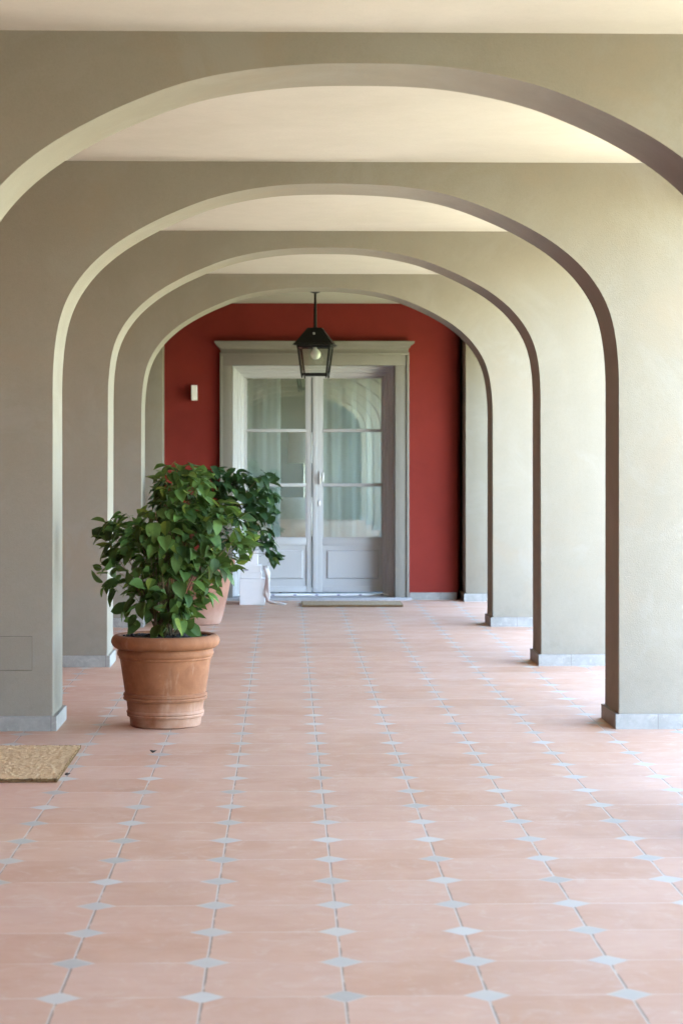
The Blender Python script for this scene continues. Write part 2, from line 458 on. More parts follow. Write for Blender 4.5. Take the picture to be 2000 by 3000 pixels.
# ------------------------------------------------------------------ the setting
def sheet(name, x0, x1, y0, y1, z, m):
    bm = bmesh.new()
    bm.faces.new([bm.verts.new(p) for p in ((x0,y0,z),(x1,y0,z),(x1,y1,z),(x0,y1,z))])
    return build(name, bm, m)
tag(sheet('ground', -150, 150, -150, 150, -0.12, M['ground']), kind='structure')
tag(build('floor', box(-2.05, 2.9, Y_BACK-0.3, END+0.43, -0.3, 0.0), M['floor']), kind='structure')
tag(build('ceiling', box(-2.3, 2.95, Y_BACK-0.2, END+4.6, CEIL, CEIL+0.4), M['ceiling']), kind='structure')

hw = build('house_wall', box(-2.05, WALL_L, Y_BACK, END+0.06, -0.05, CEIL+0.05), M['red'])
tag(hw, 'red plaster house wall along the left of the gallery behind the piers', 'wall')

bw = build('added_back_wall', box(WALL_L-0.1, WALL_R+0.2, Y_BACK-0.25, Y_BACK+0.02, -0.05, CEIL+0.05), M['plaster'])  # added unseen wall: blocks open-end light and its reflection in the door glass
tag(bw, 'unseen grey plaster wall added behind the camera to shut out the bright open end', 'wall')
# outer arcade on the right: one long wall pierced by an opening per bay
bm = bmesh.new()
out = [(Y_BACK, -0.05), (Y_BACK, CEIL+0.05), (END+0.5, CEIL+0.05), (END+0.5, -0.05)]
for k in range(len(ARCHES)-1, -1, -1):
    ya = ARCHES[k] + T - 0.004
    yb = (ARCHES[k+1] if k+1 < len(ARCHES) else 21.92) + 0.004
    w = (yb-ya)/2; m = (ya+yb)/2
    out.append((yb, -0.05))
    for j in range(0, 25):
        th = pi*j/24
        out.append((m + w*cos(th), (2.74 if k < len(ARCHES)-1 else 2.45) + 0.32*sin(th)**0.8))  # unseen opening heights set for their light; last bay lower to darken it
    out.append((ya, -0.05))
add_prism(bm, out, 'x', WALL_R, 2.80)
oa = build('outer_arcade', bm, M['plaster'])
tag(oa, 'outer arcade wall at the right with an arched opening to daylight in every bay', 'arcade')

# red end wall with its door opening
DX0, DX1, DZ = -0.60, 1.22, 2.53
bm = bmesh.new()
add_prism(bm, [(WALL_L-0.1,-0.05),(DX0,-0.05),(DX0,DZ),(DX1,DZ),(DX1,-0.05),(1.832,-0.05),(1.832,CEIL+0.05),(WALL_L-0.1,CEIL+0.05)], 'y', END, END+0.44)
add_box(bm, 1.80, WALL_R+0.2, END+0.36, END+0.43, -0.06, CEIL+0.04)  # closes an added slot beside the pilaster, shaped to stand in for shadow
ew = build('end_wall', bm, M['red'])
tag(ew, 'dark red plaster end wall around the grey glazed double door', 'wall')
build('skirting', box(-1.27, -0.69, END-0.02, END+0.02, -0.01, 0.078, 0.003), M['base'], ew)
build('skirting', box(1.325, 1.826, END-0.02, END+0.02, -0.01, 0.078, 0.003), M['base'], ew)

# ------------------------------------------------------------------ door with its surround
door = empty('double_door', (0, 0, 0))
tag(door, 'grey double door with glazed leaves in a moulded grey surround at the far end', 'door')
SX0, SX1, IX0, IX1, ITOP = -0.675, 1.305, -0.552, 1.168, 2.49
sur = bmesh.new()
for x0, x1 in ((SX0, IX0), (IX1, SX1)):
    add_box(sur, x0, x1, END-0.045, END+0.12, -0.01, ITOP, 0.003)
add_box(sur, SX0, SX1, END-0.047, END+0.12, ITOP+0.001, 2.66, 0.003)
sr = build('surround', sur, M['surround'], door, smooth=35)
f = bmesh.new()   # raised outer fillet
for x0, x1 in ((SX0-0.012, SX0+0.016), (SX1-0.016, SX1+0.012)):
    add_box(f, x0, x1, END-0.062, END+0.02, 0.0, 2.60, 0.004)
add_box(f, SX0-0.012, SX1+0.012, END-0.064, END+0.02, 2.601, 2.63, 0.004)
build('fillet', f, M['surround'], sr, smooth=35)
c = bmesh.new()   # cornice: moulded profile along X with mitred-looking returns
prof = [(0.0,2.640),(0.065,2.640),(0.067,2.668),(0.082,2.680),(0.090,2.700),(0.112,2.712),(0.128,2.728),(0.130,2.745),(0.0,2.745)]
ends = []
for sgn, xe in ((-1, SX0), (1, SX1)):
    ends.append([c.verts.new((xe + sgn*max(0, d-0.062), END+0.02-d, z)) for d, z in prof])
n = len(prof)
for i in range(n): c.faces.new((ends[0][i], ends[1][i], ends[1][(i+1) % n], ends[0][(i+1) % n]))
c.faces.new(ends[0][::-1]); c.faces.new(ends[1])
build('cornice', c, M['surround'], door)

# stepped, splayed door frame inside the surround
DY = END + 0.34                       # face of the leaves
fr = bmesh.new()
steps = [(0.0, END+0.0), (0.0, END+0.205), (0.030, END+0.212), (0.034, END+0.255), (0.062, END+0.262), (0.068, END+0.305), (0.095, END+0.312), (0.112, DY-0.005), (0.112, DY+0.05)]
L_ = [[fr.verts.new((IX0+d, y, z)) for d, y in steps] for z in (0.0,)]
def frame_line(fn):
    return [fr.verts.new(fn(d, y)) for d, y in steps]
lb = frame_line(lambda d, y: (IX0+d, y, 0.03)); lt = frame_line(lambda d, y: (IX0+d, y, ITOP-d))
rt = frame_line(lambda d, y: (IX1-d, y, ITOP-d)); rb = frame_line(lambda d, y: (IX1-d, y, 0.03))
for v in L_[0]: fr.verts.remove(v)
for a, b in ((lb, lt), (lt, rt), (rt, rb)):
    for i in range(len(steps)-1): fr.faces.new((a[i], a[i+1], b[i+1], b[i]))
build('door_frame', fr, M['door'], door)

th = bmesh.new()
add_box(th, -0.72, 1.34, END-0.10, END+0.46, -0.01, 0.028, 0.004)
tr_ = build('threshold', th, M['threshold'], door)
th = bmesh.new()
add_box(th, IX0+0.02, IX1-0.02, DY-0.08, DY+0.06, 0.029, 0.047, 0.003)
build('rail', th, M['white_metal'], tr_)
th = bmesh.new()
for k in range(7):
    x = -0.36+0.234*k
    add_box(th, x-0.016, x+0.016, DY-0.088, DY-0.075, 0.030, 0.044)
build('drain_slot', th, M['card_label'], tr_)

LX0, LX1, MEET = IX0+0.100, IX1-0.100, 0.292
ZB, ZG0, ZR0, ZG1, ZT = 0.062, 0.643, 0.568, 2.378, 2.40
def leaf(x0, x1, g0, g1, tag_r):
    """x0,x1 outer edges; g0,g1 glass edges"""
    b = bmesh.new()
    y0, y1 = DY, DY+0.05
    add_box(b, x0, g0, y0, y1, ZB, ZT, 0.004)          # stiles
    add_box(b, g1, x1, y0, y1, ZB, ZT, 0.004)
    add_box(b, g0, g1, y0+0.001, y1-0.001, ZG1, ZT-0.001, 0.003)
    add_box(b, g0, g1, y0+0.001, y1-0.001, ZR0, ZG0, 0.006)
    add_box(b, g0, g1, y0+0.001, y1-0.001, ZB+0.001, 0.125, 0.004)
    lf = build('door_leaf', b, M['door'], door, smooth=35)
    p = bmesh.new()
    add_box(p, g0, g1, y0+0.014, y1-0.010, 0.125, ZR0)
    xa, xb, za, zb = g0+0.050, g1-0.040, 0.205, 0.515
    A = [p.verts.new(q) for q in ((xa,y0+0.0145,za),(xb,y0+0.0145,za),(xb,y0+0.0145,zb),(xa,y0+0.0145,zb))]
    Bv = [p.verts.new(q) for q in ((xa+0.012,y0-0.004,za+0.012),(xb-0.012,y0-0.004,za+0.012),(xb-0.012,y0-0.004,zb-0.012),(xa+0.012,y0-0.004,zb-0.012))]
    for i in range(4): p.faces.new((A[i], A[(i+1)%4], Bv[(i+1)%4], Bv[i]))
    p.faces.new(Bv)
    build('panel', p, M['door'], lf)
    # glazing bars
    gb = bmesh.new()
    for z0, z1 in ((1.788, 1.822), (1.198, 1.236)):
        add_box(gb, g0, g1, y0-0.002, y0+0.03, z0, z1, 0.008)
    build('glazing_bar', gb, M['door'], lf, smooth=35)
    bd = bmesh.new()
    add_box(bd, g0, g0+0.012, y0+0.004, y0+0.026, ZG0+0.012, ZG1-0.012, 0.003)
    add_box(bd, g1-0.012, g1, y0+0.004, y0+0.026, ZG0+0.012, ZG1-0.012, 0.003)
    add_box(bd, g0, g1, y0+0.004, y0+0.026, ZG0, ZG0+0.012, 0.003)
    add_box(bd, g0, g1, y0+0.004, y0+0.026, ZG1-0.012, ZG1, 0.003)
    build('bead', bd, M['door'], lf)
    for z0, z1 in ((ZG0+0.004, 1.200), (1.234, 1.790), (1.820, ZG1-0.004)):
        build('pane', box(g0+0.004, g1-0.004, y0+0.022, y0+0.0245, z0, z1), M['glass'], lf)
    return lf
lf1 = leaf(LX0, MEET-0.004, -0.418, 0.234, 0)
lf2 = leaf(MEET+0.004, LX1, 0.402, 1.052, 1)
ast = bmesh.new()                                        # moulded closing strip on the right leaf
add_box(ast, MEET+0.006, MEET+0.058, DY-0.020, DY-0.0005, ZB+0.03, ZT-0.01, 0.007)
build('closing_strip', ast, M['door'], lf2, smooth=35)
hd = bmesh.new()
add_box(hd, 0.362, 0.388, DY-0.012, DY-0.0006, 1.225, 1.365, 0.004)
hp = build('handle', hd, M['steel'], lf2, smooth=35)
hd = bmesh.new()
add_tube(hd, [(0.374, DY-0.010, 1.335), (0.374, DY-0.05, 1.335)], 0.008, 10)
add_box(hd, 0.366, 0.384, DY-0.056, DY-0.042, 1.230, 1.342, 0.005)
build('lever', hd, M['steel'], hp, smooth=40)
hd = bmesh.new()
add_box(hd, 0.402, 0.424, DY-0.030, DY-0.001, 1.255, 1.352, 0.004)
build('latch_guard', hd, M['white_metal'], lf2, smooth=35)
hd = bmesh.new()
add_lathe(hd, [(0, -0.012), (0.010, -0.012), (0.017, -0.006), (0.017, 0.0), (0, 0.0)], 16)
bmesh.ops.rotate(hd, verts=hd.verts[:], matrix=Matrix.Rotation(R(-90), 3, 'X'))
bmesh.ops.scale(hd, verts=hd.verts[:], vec=(1, 1, 1.9))
lk = build('lock_plate', hd, M['steel'], lf2, smooth=40, loc=(0.366, DY-0.013, 1.02))

# room behind the glass
rm = bmesh.new()
add_box(rm, -1.6, 2.2, END+0.445, END+4.3, -0.02, 2.9)
rm.faces.ensure_lookup_table()
for f in rm.faces[:]:
    if abs(f.calc_center_median().y - (END+0.445)) < 0.01: bmesh.ops.delete(rm, geom=[f], context='FACES'); break
for f in rm.faces[:]:
    if abs(f.calc_center_median().x - 2.2) < 0.01: bmesh.ops.delete(rm, geom=[f], context='FACES'); break
for y0, y1, z0, z1 in ((END+0.445, END+4.3, -0.02, 0.30), (END+0.445, END+4.3, 2.6, 2.9), (END+0.445, END+0.9, 0.301, 2.599), (END+3.6, END+4.3, 0.301, 2.599)):  # unseen side wall, its opening added so daylight brightens the curtains
    add_box(rm, 2.2, 2.3, y0, y1, z0, z1)
ro = build('room_wall', rm, M['room'])
tag(ro, kind='structure')

def curtain(x0, x1, y, ph):
    b = bmesh.new()
    n = 70
    lo, hi = [], []
    for i in range(n+1):
        s = i/n; x = x0+(x1-x0)*s
        a = 0.016*sin(s*(x1-x0)*38+ph) + 0.006*sin(s*(x1-x0)*83+ph*2)
        lo.append(b.verts.new((x+0.3*a, y+a*1.15, 0.10))); hi.append(b.verts.new((x, y+a*0.8, 2.45)))
    for i in range(n): b.faces.new((lo[i], lo[i+1], hi[i+1], hi[i]))
    o = build('curtain', b, M['curtain'], smooth=80)
    md = o.modifiers.new('cloth', 'SOLIDIFY'); md.thickness = 0.002
    return o
tag(curtain(-0.62, -0.045, DY+0.10, 0.4), 'narrow pale curtain drawn behind the left door leaf', 'curtain', 'curtains behind the door glass')
tag(curtain(0.38, 1.30, DY+0.10, 1.9), 'wide pale green curtain drawn across behind the right door leaf', 'curtain', 'curtains behind the door glass')

lamp = empty('reflection_stand_in', (0.215, END+1.75, 0))  # white drum added in place of a bright reflection in the glass
tag(lamp, 'added white drum on a stand, in place of a bright reflection in the left door leaf', 'lamp')
b = bmesh.new(); add_lathe(b, [(0.165, 1.45), (0.190, 1.45), (0.175, 1.80), (0.165, 1.80), (0.165, 1.45)], 32)
build('reflection_drum', b, M['shade'], lamp, smooth=50)
b = bmesh.new(); add_lathe(b, [(0, 0.0), (0.13, 0.0), (0.13, 0.02), (0.012, 0.03), (0.010, 1.5), (0, 1.5)], 20)
build('stand', b, M['steel'], lamp, smooth=40)

b = bmesh.new()
bmesh.ops.create_grid(b, x_segments=10, y_segments=10, size=0.5)
for v in b.verts:
    e = max(0, 1-(abs(v.co.x)*2)**3)*max(0, 1-(abs(v.co.y)*2)**3)
    v.co.z = 0.09*e
b2 = b.copy()
me_tmp = bpy.data.meshes.new('tmp'); b2.to_mesh(me_tmp); b2.free()
n0 = len(b.verts); b.from_mesh(me_tmp); bpy.data.meshes.remove(me_tmp)
b.verts.ensure_lookup_table()
for v in b.verts[n0:]: v.co.z *= -1
bmesh.ops.remove_doubles(b, verts=b.verts[:], dist=1e-4)
bmesh.ops.scale(b, verts=b.verts[:], vec=(0.40, 0.46, 1))
cu = build('cushion', b, M['linen'], smooth=80)
cu.rotation_euler = (R(72), 0, R(10)); cu.location = (0.14, END+1.35, 0.845)
tag(cu, 'cream cushion propped behind the lower left door glass', 'cushion')
st = empty('stool', (0.14, END+1.38, 0))
tag(st, 'low wooden stool under the cream cushion behind the door glass', 'stool')
build('seat', box(-0.22, 0.22, -0.20, 0.22, 0.58, 0.62, 0.006), M['bark'], st)
for sx in (-0.19, 0.19):
    for sy in (-0.17, 0.19):
        build('leg', box(sx-0.018, sx+0.018, sy-0.018, sy+0.018, -0.02, 0.58, 0.003), M['bark'], st)

# ------------------------------------------------------------------ wall lamp
wl = empty('wall_lamp', (-0.955, END, 2.197))
tag(wl, 'small white box wall lamp on the red wall left of the door', 'lamp')
build('housing', box(-0.030, 0.030, -0.105, -0.018, -0.080, 0.080, 0.003), M['white_metal'], wl)
build('back_plate', box(-0.024, 0.024, -0.0185, 0.004, -0.065, 0.065, 0.002), M['iron'], wl)

# ------------------------------------------------------------------ hanging lantern
LY = 20.45
lan = empty('hanging_lantern', (0.297, LY, 0), R(-7))
tag(lan, 'black iron lantern with a white bulb hanging in front of the door', 'lantern')
def ring4(b, h, z, th, tz):
    for s in (-1, 1):
        add_box(b, -h, h, s*h-th/2, s*h+th/2, z, z+tz)
        add_box(b, s*h-th/2, s*h+th/2, -h+th/2+0.0005, h-th/2-0.0005, z+0.0006, z+tz-0.0006)
b = bmesh.new()
add_tube(b, [(0, 0, CEIL+0.01), (0, 0, 3.05), (0, 0, 2.95), (0, 0, 2.77)], [0.0115, 0.0115, 0.016, 0.017], 12)
add_lathe(b, [(0, CEIL+0.005), (0.055, CEIL+0.005), (0.050, CEIL-0.02), (0.014, CEIL-0.035), (0, CEIL-0.035)], 24)
build('rod', b, M['iron'], lan, smooth=40)
b = bmesh.new()                                              # roof: truncated pyramid with an eave lip
def pyr(b, h0, z0, h1, z1, cap0=False, cap1=False):
    A = [b.verts.new((sx*h0, sy*h0, z0)) for sx, sy in ((-1,-1),(1,-1),(1,1),(-1,1))]
    B = [b.verts.new((sx*h1, sy*h1, z1)) for sx, sy in ((-1,-1),(1,-1),(1,1),(-1,1))]
    for i in range(4): b.faces.new((A[i], A[(i+1)%4], B[(i+1)%4], B[i]))
    if cap0: b.faces.new(A[::-1])
    if cap1: b.faces.new(B)
pyr(b, 0.178, 2.632, 0.070, 2.780, True, True)
pyr(b, 0.190, 2.606, 0.200, 2.612, True, False); pyr(b, 0.200, 2.612, 0.178, 2.632)
rf = build('roof', b, M['iron'], lan)
b = bmesh.new(); add_lathe(b, [(0, 2.779), (0.030, 2.779), (0.026, 2.787), (0.019, 2.790), (0.018, 2.80), (0, 2.80)], 20)
build('finial', b, M['iron'], rf, smooth=40)
b = bmesh.new(); bmesh.ops.create_uvsphere(b, u_segments=10, v_segments=6, radius=0.012)
build('knob', b, M['steel'], rf, smooth=60, loc=(0.0, -0.120, 2.720))
HT, HB, ZT_, ZB_ = 0.156, 0.120, 2.606, 2.318
b = bmesh.new()
for sx in (-1, 1):
    for sy in (-1, 1):
        add_tube(b, [(sx*HT, sy*HT, ZT_), (sx*HB, sy*HB, ZB_), (sx*(HB-0.004), sy*(HB-0.004), ZB_-0.030)], [0.0125, 0.0115, 0.008], 4)
ring4(b, HB, ZB_-0.004, 0.018, 0.022)
ring4(b, HT+0.002, ZT_-0.022, 0.016, 0.021)
build('frame', b, M['iron'], lan)
for k in range(4):
    b = bmesh.new()
    q = [(-HT+0.008, -HT, ZT_-0.02), (HT-0.008, -HT, ZT_-0.02), (HB-0.006, -HB, ZB_+0.018), (-HB+0.006, -HB, ZB_+0.018)]
    v = [b.verts.new(p) for p in q]; w = [b.verts.new((p[0], p[1]+0.002, p[2])) for p in q]
    b.faces.new(v); b.faces.new(w[::-1])
    for i in range(4): b.faces.new((v[i], w[i], w[(i+1)%4], v[(i+1)%4]))
    bmesh.ops.rotate(b, verts=b.verts[:], matrix=Matrix.Rotation(k*pi/2, 3, 'Z'))
    build('pane', b, M['lantern_glass'], lan)
b = bmesh.new()
add_lathe(b, [(0, 0.0), (0.018, 0.002), (0.036, 0.012), (0.046, 0.030), (0.050, 0.050), (0.046, 0.070), (0.034, 0.088), (0.022, 0.102), (0.017, 0.118), (0.017, 0.135), (0, 0.136)], 24)
bl = build('bulb', b, M['bulb'], lan, smooth=60, loc=(0.012, 0, 2.472)); bl.rotation_euler = (0, R(-8), 0)
b = bmesh.new(); add_lathe(b, [(0, 2.59), (0.020, 2.59), (0.022, 2.632), (0, 2.632)], 16)
build('socket', b, M['iron'], lan, smooth=40)

# ------------------------------------------------------------------ potted shrubs
def add_leaf(b, lay, base, d, nrm, L, W, fold, droop, tint):
    """ovate leaf with a pointed tip, folded along the midrib and drooping"""
    d = d.normalized()
    side = d.cross(nrm)
    if side.length < 1e-3: side = d.orthogonal()
    side.normalize(); up = side.cross(d).normalized()
    tt = (-0.04, 0.05, 0.20, 0.42, 0.64, 0.82, 0.93, 1.0)
    ww = (0.16, 0.36, 0.49, 0.50, 0.40, 0.22, 0.07, 0.0)
    tw = random.uniform(-0.25, 0.25)
    rows = []
    for t, w in zip(tt, ww):
        c = base + d*(t*L) - up*(droop*t*t*L)
        s = side + up*tw*t
        wv = random.uniform(-0.02, 0.02)*L
        if w == 0: rows.append([b.verts.new(c)])
        else: rows.append([b.verts.new(c - s*(w*W) + up*(fold*w*W+wv)), b.verts.new(c), b.verts.new(c + s*(w*W) + up*(fold*w*W-wv))])
    fs = []
    for r0, r1 in zip(rows[:-1], rows[1:]):
        if len(r1) == 3:
            fs.append(b.faces.new((r0[0], r0[1], r1[1], r1[0]))); fs.append(b.faces.new((r0[1], r0[2], r1[2], r1[1])))
        else:
            fs.append(b.faces.new((r0[0], r0[1], r1[0]))); fs.append(b.faces.new((r0[1], r0[2], r1[0])))
    for i, f in enumerate(fs):
        f[lay] = min(1, max(0, tint + (0.05 if i % 2 else -0.05))); f.smooth = True

def shrub(root, clumps, center, soil_z, Lr, matl, stems, seed, tintpow=1.0):
    rnd = random.Random(seed); random.seed(seed)
    b = bmesh.new(); lay = b.faces.layers.float.new('leaf_tint')
    sb = bmesh.new(); tb = bmesh.new()
    hubs = []
    for (cx, cz, rx, rz, ry, n, cy) in clumps:
        for _ in range(n):
            while True:
                p = Vector((rnd.uniform(-1,1), rnd.uniform(-1,1), rnd.uniform(-1,1)))
                if 0.25 < p.length < 1: break
            q = p.length**0.6
            p = p.normalized()*q
            pos = Vector((cx+p.x*rx, cy+p.y*ry, cz+p.z*rz))
            out = (pos - Vector((center[0], center[1], soil_z+0.35)))
            out.z *= 0.5
            out = out.normalized() + Vector((p.x, p.y, p.z*0.6))*0.7
            out.normalize()
            d = Vector((out.x, out.y, 0))*0.75 + Vector((0,0,rnd.uniform(-1.0,0.5))) + Vector((rnd.uniform(-1,1), rnd.uniform(-1,1), 0))*0.45
            nr = out*0.9 + Vector((0,0,0.75)) + Vector((rnd.uniform(-1,1), rnd.uniform(-1,1), rnd.uniform(-.6,.6)))*0.55
            L = rnd.uniform(*Lr)
            tint = rnd.random()**tintpow
            add_leaf(b, lay, pos, d, nr, L, L*rnd.uniform(0.60,0.84), rnd.uniform(0.12,0.55), rnd.uniform(0.05,0.5), tint)
            # petiole
            if rnd.random() < 0.75:
                k = pos - d.normalized()*L*rnd.uniform(0.3,0.6) + Vector((0,0,-L*rnd.uniform(0,.5)))
                n0 = len(b.faces)
                add_tube(b, [pos + d.normalized()*L*0.03, (pos+k)/2+Vector((0,0,0.006)), k], [0.0014, 0.0012, 0.0016], 3)
                b.faces.ensure_lookup_table()
                for f in b.faces[n0:]: f[lay] = 0.9
        for _ in range(max(1, n//(stems*3))):
            tgt = Vector((cx+rnd.uniform(-.7,.7)*rx, cy+rnd.uniform(-.7,.7)*ry, cz+rnd.uniform(-.5,.8)*rz))
            a = rnd.uniform(0, 2*pi); r = rnd.uniform(0.01, 0.09)
            s0 = Vector((center[0]+r*cos(a), center[1]+r*sin(a), soil_z-0.02))
            m1 = s0.lerp(tgt, 0.35)+Vector((rnd.uniform(-.02,.02), rnd.uniform(-.02,.02), 0.06))
            m2 = s0.lerp(tgt, 0.70)+Vector((rnd.uniform(-.03,.03), rnd.uniform(-.03,.03), 0.05))
            pts = []
            for k in range(9):
                s = k/8
                pts.append((1-s)**3*s0+3*s*(1-s)**2*m1+3*s*s*(1-s)*m2+s**3*tgt)
            w = rnd.uniform(0.0028, 0.0055)
            add_tube(sb if rnd.random() < 0.7 else tb, pts, [w*(1-0.6*k/8) for k in range(9)], 5)
            for _ in range(1):
                s = pts[rnd.randint(3, 6)]
                e = s + Vector((rnd.uniform(-.1,.1), rnd.uniform(-.1,.1), rnd.uniform(0,.1)))
                add_tube(tb, [s, s.lerp(e,.5)+Vector((0,0,.01)), e], [w*.5, w*.4, w*.25], 4)
    me = bpy.data.meshes.new('foliage'); b.to_mesh(me); b.free(); me.materials.append(matl)
    o = bpy.data.objects.new('foliage', me); COL.objects.link(o); o.parent = root
    o.location = (0, 0, 0)
    build('stems', sb, M['bark'], root, smooth=60)
    build('twigs', tb, M['twig'], root, smooth=60)

def soil(root, r, z, seed):
    rnd = random.Random(seed)
    b = bmesh.new()
    n = 40
    rings = []
    for k in range(1, 9):
        rr = r*k/8
        rings.append([b.verts.new((rr*cos(2*pi*i/n), rr*sin(2*pi*i/n), z+0.016*(1-(k/8)**2)+rnd.uniform(-.006,.008))) for i in range(n)])
    c0 = b.verts.new((0, 0, z+0.02))
    for i in range(n): b.faces.new((c0, rings[0][i], rings[0][(i+1)%n]))
    for p, q in zip(rings[:-1], rings[1:]):
        for i in range(n): b.faces.new((p[i], q[i], q[(i+1)%n], p[(i+1)%n]))
    # clods
    for _ in range(120):
        a = rnd.uniform(0, 2*pi); rr = r*math.sqrt(rnd.random())*0.95; s = rnd.uniform(0.004, 0.011)
        g = bmesh.ops.create_icosphere(b, subdivisions=1, radius=s)['verts']
        for v in g: v.co = Vector((v.co.x*rnd.uniform(.7,1.5), v.co.y*rnd.uniform(.7,1.5), v.co.z*.7)) + Vector((rr*cos(a), rr*sin(a), z+0.012))
    return build('soil', b, M['soil'], root)

def pot_mesh(prof, n=72, wob=0.0, seed=1):
    b = bmesh.new(); add_lathe(b, prof, n)
    rnd = random.Random(seed)
    ph = [rnd.uniform(0, 6.28) for _ in range(4)]
    for v in b.verts:
        a = math.atan2(v.co.y, v.co.x)
        k = 1 + wob*(0.6*sin(2*a+ph[0]) + 0.4*sin(3*a+ph[1]+v.co.z*6))
        v.co.x *= k; v.co.y *= k
    return b

PX, PY = -0.672, 11.82
p1 = empty('potted_shrub', (PX, PY, 0))
tag(p1, 'leafy green shrub in the wide ribbed terracotta pot with a rolled rim, in front', 'potted plant', 'potted shrubs along the left')
prof = [(0,0.004),(0.188,0.0),(0.196,0.006),(0.201,0.050),(0.203,0.054),(0.214,0.058),(0.216,0.066),(0.213,0.072),(0.218,0.078),(0.217,0.086),(0.211,0.092),
        (0.212,0.100),(0.217,0.140),(0.219,0.145),(0.233,0.150),(0.237,0.160),(0.231,0.167),(0.236,0.174),(0.235,0.184),(0.226,0.192),
        (0.228,0.200),(0.243,0.300),(0.254,0.372),(0.256,0.378),(0.262,0.384),(0.261,0.392),(0.268,0.398),(0.271,0.410),(0.268,0.422),(0.262,0.428),(0.261,0.436),
        (0.280,0.440),(0.296,0.452),(0.304,0.470),(0.304,0.484),(0.298,0.500),(0.284,0.511),(0.268,0.514),(0.254,0.508),(0.250,0.495),(0.248,0.44)]
build('pot', pot_mesh(prof, 96, 0.006, 3), M['pot'], p1, smooth=40)
soil(p1, 0.252, 0.492, 5)
cl = [(-.205,1.075,.155,.13,.18,90,0.0),(-.29,.86,.085,.11,.12,30,0.0),(.10,1.335,.165,.15,.18,120,0.0),(.31,1.06,.16,.22,.20,125,-.02),
      (.03,1.05,.24,.20,.20,160,-.03),(.07,.78,.18,.18,.19,90,-.04),(-.16,.66,.08,.09,.10,16,-.02),(.08,.60,.15,.06,.14,30,-.08),
      (-.10,.80,.11,.14,.15,36,-.03),(.26,.82,.07,.08,.1,10,0),(.07,1.20,.13,.17,.13,75,0.02),(-.02,.98,.16,.14,.12,40,0.03),(-.02,.70,.16,.10,.14,34,-.10)]
shrub(p1, cl, (0, 0), 0.50, (0.045, 0.108), M['leaf'], 5, 11)

P2X, P2Y = -0.83, 19.05
p2 = empty('potted_shrub', (P2X, P2Y, 0))
tag(p2, 'darker shrub in the smooth tapered rose terracotta pot behind the front pot', 'potted plant', 'potted shrubs along the left')
prof2 = [(0,0.004),(0.232,0.0),(0.246,0.008),(0.268,0.08),(0.296,0.20),(0.322,0.32),(0.338,0.42),(0.346,0.50),(0.350,0.53),(0.372,0.54),(0.378,0.56),(0.374,0.585),(0.355,0.59),(0.335,0.585),(0.330,0.56),(0.325,0.50)]
build('pot', pot_mesh(prof2, 72, 0.006, 8), M['pot_rose'], p2, smooth=40)
soil(p2, 0.335, 0.565, 9)
def c2(x, z, rx, rz, n, ry=0.25, y=-0.02): return (x-P2X, z, rx, rz, ry, n, y)
cl2 = [c2(-.46,1.24,.18,.17,80),c2(-.25,1.13,.16,.20,80),c2(-.26,.88,.14,.16,48),c2(-.125,.63,.075,.08,12,0.08),c2(-.18,.78,.08,.1,10,.1),
       c2(-.85,1.15,.32,.25,110),c2(-.55,.92,.25,.22,80),c2(-.85,.75,.25,.12,24),c2(-.66,1.38,.10,.08,14),c2(-.20,1.33,.10,.07,10)]
shrub(p2, cl2, (0, 0), 0.57, (0.075, 0.125), M['leaf_dark'], 7, 23)

# ------------------------------------------------------------------ doormats
def mat_thing(x0, x1, y0, y1, h, label, rz=0.0, seed=1, mt='coir'):
    rnd = random.Random(seed)
    cx, cy = (x0+x1)/2, (y0+y1)/2
    root = empty('doormat', (cx, cy, 0.0), rz)
    tag(root, label, 'doormat', 'coir doormats')
    hx, hy = (x1-x0)/2, (y1-y0)/2
    b = bmesh.new()
    nx, ny = int(hx*2/0.012), int(hy*2/0.012)
    g = [[b.verts.new((-hx+2*hx*i/nx + (rnd.uniform(-.003,.003) if 0<i<nx else rnd.uniform(-.004,.004)), -hy+2*hy*j/ny + rnd.uniform(-.003,.003), h+rnd.uniform(-.0022,.0022))) for i in range(nx+1)] for j in range(ny+1)]
    for j in range(ny):
        for i in range(nx): b.faces.new((g[j][i], g[j][i+1], g[j+1][i+1], g[j+1][i]))
    build('pile', b, M[mt], root)
    e = bmesh.new()                                           # tufted cut edge: many short fibres round a backing
    add_box(e, -hx+0.006, hx-0.006, -hy+0.006, hy-0.006, 0.0005, h-0.004)
    def tuft(x, y):
        s = rnd.uniform(.003, .006)
        add_tube(e, [(x, y, 0.001), (x+rnd.uniform(-.004,.004), y+rnd.uniform(-.004,.004), h*0.5), (x+rnd.uniform(-.004,.004), y+rnd.uniform(-.003,.003), h+rnd.uniform(-.003,.003))], [s*.8, s, s*.5], 4)
    for i in range(int(2*hx/0.006)):
        x = -hx+0.006*i
        tuft(x, -hy+0.004); tuft(x, hy-0.004)
    for j in range(int(2*hy/0.006)):
        y = -hy+0.006*j
        tuft(hx-0.004, y); tuft(-hx+0.004, y)
    build('edge', e, M['coir_edge'], root)
mat_thing(-1.70, -1.055, 9.74, 10.87, 0.018, 'golden coir doormat cut off by the left edge of the picture', 0.0, 2)
mat_thing(0.175, 1.195, 21.12, 21.72, 0.022, 'thin brown coir doormat lying in front of the glazed door', 0.0, 3, 'coir_brown')

